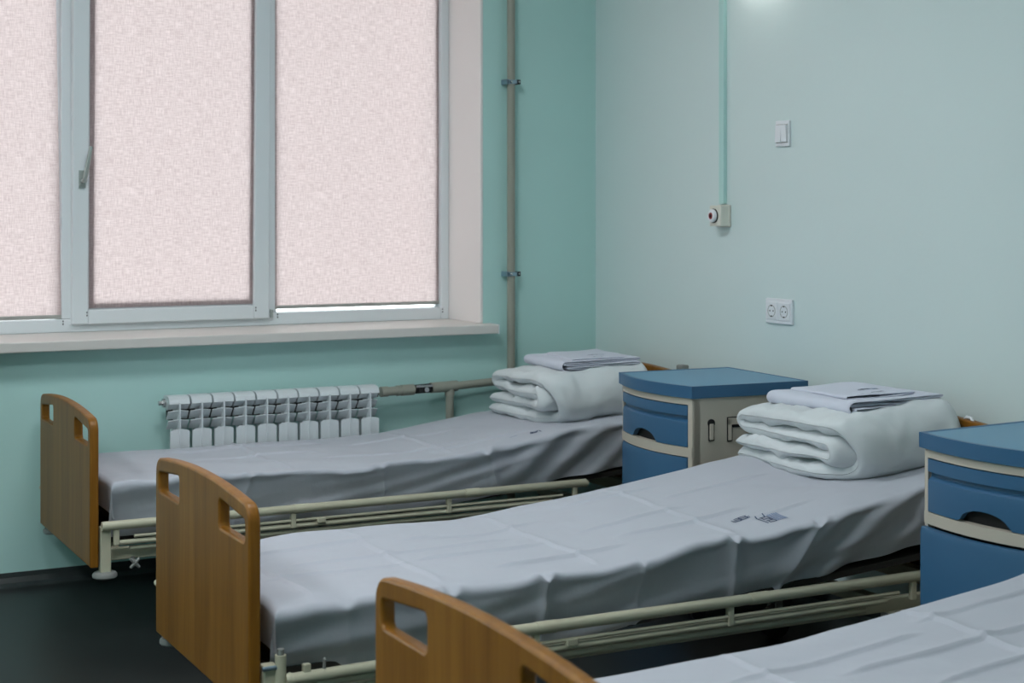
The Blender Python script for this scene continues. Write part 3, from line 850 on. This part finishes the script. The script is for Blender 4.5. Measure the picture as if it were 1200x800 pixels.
def nightstand(loc, rz, ajar, label):
    b = empty('nightstand', loc, rz)
    Z0, ZT = .075, .725
    # carcass: two side panels, back, bottom, bowed cross strips
    q = bmesh.new()
    bx(q, .002, ND, .004, .022, Z0, ZT); bx(q, .002, ND, NW - .022, NW - .004, Z0, ZT)
    bx(q, ND - .015, ND, .022, NW - .022, Z0, ZT)
    bx(q, .0, ND - .015, .022, NW - .022, Z0, Z0 + .02)
    obj('carcass', q, 'ns_body', b, bevel=.003)
    q = bmesh.new()
    arc_panel(q, .004, NW - .004, .700, ZT, [(0, 0.0), (1, 0.0)], .03)
    arc_panel(q, .004, NW - .004, .533, .563, [(0, 0.002), (1, 0.002)], .03)
    arc_panel(q, .004, .020, .09, .70, [(0, 0.0), (1, 0.0)], .03, 3)
    arc_panel(q, NW - .020, NW - .004, .09, .70, [(0, 0.0), (1, 0.0)], .03, 3)
    obj('front_frame', q, 'ns_body', b, angle=40)
    q = bmesh.new(); arc_panel(q, .02, NW - .02, .09, .70, [(0, -.022), (1, -.022)], .03); obj('gap_shade', q, 'black', b)  # black sheet stands in for shade in the drawer and door gaps
    # drawer with groove and scooped finger hole
    cut = lambda y: .034 * math.sqrt(max(0, 1 - ((y - NW * .52) / .078) ** 2))
    q = bmesh.new()
    arc_panel(q, .022, NW - .022, .565, .697, [(0, .001), (.52, .001), (.60, -.001), (.66, -.011), (.74, -.012), (.76, .002), (1, .001)], .016, 40, cut)
    d = obj('drawer', q, 'ns_blue', b, angle=35)
    # door
    q = bmesh.new(); arc_panel(q, .010 if ajar else .022, NW - .010 if ajar else NW - .022, .095, .530, [(0, .004), (.97, .004), (1, .0)], .016, 30)
    dr = obj('door', q, 'ns_blue', b, angle=35)
    if ajar:
        dr.location = (-.016, .0, -.004)
    # overhanging top with a raised rim
    def outline(o):
        pts = [(ND + o * .3, -o), (ND + o * .3, NW + o)]
        for k in range(25):
            y = NW + o - (NW + 2 * o) * k / 24; pts.append((front(min(max(y, 0), NW)) - o * 1.2, y))
        return pts[::-1]
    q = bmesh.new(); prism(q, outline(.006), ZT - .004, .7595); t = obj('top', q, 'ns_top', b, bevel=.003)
    q = bmesh.new(); A = outline(.008); Bn = outline(-.002)
    n = len(A)
    lo = [q.verts.new((x, y, ZT - .002)) for x, y in A]; hi = [q.verts.new((x, y, .761)) for x, y in A]; hi2 = [q.verts.new((x, y, .7612)) for x, y in Bn]; in2 = [q.verts.new((x, y, .7592)) for x, y in outline(-.005)]
    for i in range(n):
        j = (i + 1) % n
        q.faces.new((lo[i], lo[j], hi[j], hi[i])); q.faces.new((hi[i], hi[j], hi2[j], hi2[i])); q.faces.new((hi2[i], hi2[j], in2[j], in2[i]))
    obj('rim', q, 'ns_blue', t, angle=50)
    # moulded hook and folded towel bar on the side facing the room
    q = bmesh.new(); bx(q, .058, .078, -.0004, .006, .583, .643); lathe(q, [(0, 0), (.013, 0), (.013, .004), (0, .004)], (.068, .0034, .640), (0, -1, 0), 16); hk = obj('hook_recess_shade', q, 'black', b)  # raised black plate paints the shade of a recess around the hook
    q = bmesh.new(); bx(q, .0605, .0755, -.003, .004, .586, .638); obj('hook', q, 'ns_body', hk, bevel=.002)
    q = bmesh.new(); bx(q, .128, .36, -.0004, .006, .622, .656); bx(q, .128, .146, -.0004, .006, .578, .645); bx(q, .342, .36, -.0004, .006, .578, .645); tb = obj('towel_bar_recess_shade', q, 'black', b)  # black plates paint the shaded recess behind the towel bar
    q = bmesh.new(); bx(q, .130, .358, -.003, .004, .632, .6535); bx(q, .130, .142, -.003, .004, .582, .650); bx(q, .346, .358, -.003, .004, .582, .650); obj('towel_bar', q, 'ns_body', tb)
    for cx in (.05, ND - .05):
        for cy in (.06, NW - .06):
            q = bmesh.new(); tube(q, [(cx, cy - .012, .026), (cx, cy + .012, .026)], .026, 18); bx(q, cx - .012, cx + .012, cy - .016, cy + .016, .04, .078)
            obj('castor', q, 'rubber', b, angle=45)
    tag(b, label, 'nightstand', 'blue and beige nightstands')
    return b
nightstand((2.848, 4.252, 0), math.radians(-3.3), False, 'blue and beige plastic nightstand between the window bed and the middle bed')
nightstand((2.832, 2.640, 0), math.radians(5.0), True, 'blue and beige plastic nightstand at the right edge before the nearest bed')

# ------------------------------------------------------------------ radiator
RX0, RP, RYF = 1.537, .0822, 5.665     # first edge, pitch, front plane
rad = empty('radiator', (RX0 + 5 * RP, RYF + .045, .09))
def rad_section():
    q = bmesh.new(); hw = RP / 2 - .0034
    zt = .648
    # rounded top cap, profile in y/z
    prof = [(.085, .60), (.085, zt - .006), (.075, zt), (.04, zt + .001), (.018, zt - .003), (.006, zt - .012), (.001, zt - .026), (.003, zt - .028), (.012, zt - .026), (.03, .60)]
    a = [q.verts.new((-hw, y, z)) for y, z in prof]; b = [q.verts.new((hw, y, z)) for y, z in prof]
    n = len(prof)
    for i in range(n): q.faces.new((a[i], a[(i + 1) % n], b[(i + 1) % n], b[i]))
    q.faces.new(a); q.faces.new(b[::-1])
    bx(q, -.014, .014, .04, .085, .09, .62)            # water column
    bx(q, -.0024, .0024, -.004, .06, .10, .628)           # centre fin
    for z1, z0 in ((.622, .600), (.598, .566), (.564, .530)):   # leaning louvres, each side of the fin
        for s in (-1, 1):
            xi, xo = s * .0022, s * hw
            pts = [(xi, .006, z1), (xo, .020, z1 - .006), (xo, .046, z0 - .004), (xi, .034, z0)]
            fr = [q.verts.new(p) for p in pts]; bk = [q.verts.new((p[0], p[1] + .003, p[2] + .002)) for p in pts]
            q.faces.new(fr); q.faces.new(bk[::-1])
            for i in range(4): q.faces.new((fr[i], fr[(i + 1) % 4], bk[(i + 1) % 4], bk[i]))
    # front plate with arched upper edge
    up = [(-hw + .002, .523), (-hw + .010, .528), (0, .532), (hw - .010, .528), (hw - .002, .523), (hw - .002, .10), (-hw + .002, .10)]
    f0 = [q.verts.new((x, .0, z)) for x, z in up]; f1 = [q.verts.new((x, .006, z)) for x, z in up]
    q.faces.new(f0); q.faces.new(f1[::-1])
    for i in range(len(up)): q.faces.new((f0[i], f0[(i + 1) % len(up)], f1[(i + 1) % len(up)], f1[i]))
    bmesh.ops.translate(q, verts=q.verts[:], vec=(0, -.045, -.09))
    return q
first = None
for k in range(10):
    if first is None:
        first = obj('section', rad_section(), 'rad', rad, angle=30); o = first
    else:
        o = first.copy(); COL.objects.link(o); o.parent = rad
    o.location = ((k - 4.5) * RP, 0, 0)
q = bmesh.new(); tube(q, [(-5 * RP + .002, .015, .532), (-5 * RP - .008, .015, .532)], .016, 16); tube(q, [(-5 * RP - .008, .015, .532), (-5 * RP - .022, .015, .532)], .009, 6); obj('vent_plug', q, 'chrome', rad, angle=40)
q = bmesh.new(); tube(q, [(5 * RP - .002, .015, .525), (5 * RP + .012, .015, .525)], .018, 6); obj('union_nut', q, 'chrome', rad, angle=30)
for hx in (-.25, .25):
    q = bmesh.new(); bx(q, hx - .012, hx + .012, .03, YW - RYF - .045, .40, .42); obj('wall_bracket', q, 'zinc', rad)
q = bmesh.new(); bx(q, -.41, .41, .02, .06, .0, .02); obj('lower_header', q, 'rad', rad)
q = bmesh.new(); bx(q, -.40, .40, .0, .035, .47, .535); obj('header_gap_shade', q, 'dark', rad)  # header coloured dark to put shade into the gaps between sections
tag(rad, 'white ten-section radiator under the window sill', 'radiator')

# ------------------------------------------------------------------ heating pipes
pp = empty('heating_pipe', (2.975, 5.765, 0))
PX, PY = 2.975, 5.765
def pl(x, y, z): return (x - PX, y - PY, z)
q = bmesh.new(); tube(q, [(0, 0, .05), (0, 0, ZC - .01)], .0165, 18); obj('riser', q, 'pipe', pp, angle=45)
for nm, pa, pb, rr in (('branch_pipe', (2.385, 5.725, .617), (2.52, 5.735, .618), .0175), ('branch_pipe', (2.72, 5.745, .622), (2.98, 5.76, .632), .0160),
                       ('tee_fitting', (2.605, 5.74, .620), (2.722, 5.745, .622), .021), ('coupling', (2.475, 5.733, .6175), (2.528, 5.735, .618), .0215),
                       ('coupling', (2.385, 5.725, .617), (2.415, 5.727, .617), .0200), ('coupling', (2.455, 5.732, .6175), (2.466, 5.732, .6175), .0205)):
    q = bmesh.new(); tube(q, [pl(*pa), pl(*pb)], rr, 16); obj(nm, q, 'pipe', pp, angle=45)
q = bmesh.new(); tube(q, [pl(2.526, 5.735, .618), pl(2.606, 5.74, .620)], .0185, 8); bx(q, *[c for c in (2.545 - PX, 2.598 - PX, 5.712 - PY, 5.742 - PY, .604, .632)]); v = obj('valve', q, 'gasket', pp, bevel=.004)
q = bmesh.new(); tube(q, [pl(2.572, 5.715, .618), pl(2.572, 5.702, .618)], .010, 14); bx(q, 2.530 - PX, 2.600 - PX, 5.708 - PY, 5.713 - PY, .628, .636); obj('valve_stem', q, 'chrome', v, angle=40)
q = bmesh.new(); tube(q, [pl(2.690, 5.745, .620), pl(2.690, 5.745, .585)], .0195, 16); tube(q, [pl(2.690, 5.745, .59), pl(2.690, 5.745, .12)], .0160, 16); obj('drop_pipe', q, 'pipe', pp, angle=45)
for cz in (1.842, 1.062):
    q = bmesh.new(); bx(q, -.026, .026, -.020, -.0165, cz - .008, cz + .008); bx(q, -.030, -.018, -.020, .030, cz - .010, cz + .010); c = obj('pipe_clamp', q, 'zinc', pp, bevel=.001)
    q = bmesh.new(); bx(q, .018, .033, -.021, .030, cz - .009, cz + .009); obj('clamp_screw_block', q, 'gasket', c)
    q = bmesh.new(); lathe(q, [(0, 0), (.005, 0), (.004, .004), (0, .005)], (.0255, -.021, cz), (0, -1, 0), 12); lathe(q, [(0, 0), (.006, 0), (.004, .004), (0, .005)], (-.008, -.020, cz), (0, -1, 0), 12); obj('screw', q, 'chrome', c, smooth=True)
tag(pp, 'grey vertical heating pipe with clamps beside the window, branching to the radiator', 'pipe')

# ------------------------------------------------------------------ fittings on the right wall
b = empty('cable_duct', (XW, 4.860, 1.345))
q = bmesh.new(); bx(q, -.016, 0, -.015, .015, 0, ZC - 1.345); obj('duct_cover', q, 'wall', b, bevel=.002)
tag(b, 'pale teal cable duct running up the wall from the call button', 'cable duct')
b = empty('call_button', (XW, 4.855, 1.30))
q = bmesh.new(); bx(q, -.046, 0, -.036, .036, -.037, .039); bd = obj('housing', q, 'box', b, bevel=.003)
q = bmesh.new(); bx(q, -.012, -.001, -.038, .038, -.040, .0415); obj('back_rim', q, 'box', b, bevel=.003)
q = bmesh.new(); lathe(q, [(0, 0), (.026, 0), (.026, .004), (0, .004)], (-.046, .006, .001), (-1, 0, 0), 28); obj('black_ring', q, 'black', b, angle=40)
q = bmesh.new(); lathe(q, [(0, 0), (.024, 0), (.024, .008), (.020, .013), (.013, .014), (.012, .011), (0, .011)], (-.048, .007, .001), (-1, 0, 0), 28); bt = obj('button_ring', q, 'white', b, angle=40)
q = bmesh.new(); lathe(q, [(0, 0), (.0125, 0), (.012, .003), (0, .003)], (-.0585, .007, .001), (-1, 0, 0), 24); rd = obj('button_centre', q, 'red', bt, angle=40)
q = bmesh.new(); lathe(q, [(0, 0), (.006, 0), (.006, .001), (0, .001)], (-.0613, .007, .001), (-1, 0, 0), 16); obj('button_dot', q, 'black', bt)
tag(b, 'cream nurse call box with round white button and red centre', 'call button')

b = empty('light_switch', (XW, 4.500, 1.589))
q = bmesh.new(); bx(q, -.010, 0, -.039, .039, -.045, .045); obj('frame', q, 'white', b, bevel=.003)
for s, tilt in ((1, 3), (-1, -3)):
    q = bmesh.new(); bx(q, -.006, .004, -.0155, .0155, -.030, .030)
    bmesh.ops.rotate(q, verts=q.verts[:], cent=(0, 0, 0), matrix=Matrix.Rotation(math.radians(tilt), 3, 'Y'))
    bmesh.ops.translate(q, verts=q.verts[:], vec=(-.011, s * .0162, 0)); obj('rocker', q, 'white', b, bevel=.0015)
q = bmesh.new(); bx(q, -.0104, -.009, -.033, .033, -.0325, .0325); obj('rocker_gap', q, 'rail_grey', b)
tag(b, 'white double rocker light switch high on the right wall', 'light switch')

b = empty('power_socket', (XW, 4.520, .969))
q = bmesh.new(); bx(q, -.010, 0, -.0755, .0755, -.044, .044); obj('frame', q, 'white', b, bevel=.003)
for s in (1, -1):
    cy = s * .0355
    q = bmesh.new(); bx(q, -.0135, -.008, cy - .031, cy + .031, -.031, .031); so = obj('socket_plate', q, 'white', b, bevel=.002)
    q = bmesh.new(); lathe(q, [(0, -.009), (.019, -.009), (.0195, .0012), (.0215, .0012), (.0215, -.002)], (-.0135, cy, 0), (-1, 0, 0), 28); obj('socket_well', q, 'rail_grey', so, angle=40)
    q = bmesh.new()
    for dy in (-.0095, .0095): tube(q, [(-.006, cy + dy, 0), (-.0142, cy + dy, 0)], .0028, 10)
    for dz in (-.0185, .0185): bx(q, -.0155, -.010, cy - .004, cy + .004, dz - .002, dz + .002)
    obj('socket_contact', q, 'gasket', so)
tag(b, 'white double power socket low on the right wall', 'power socket')
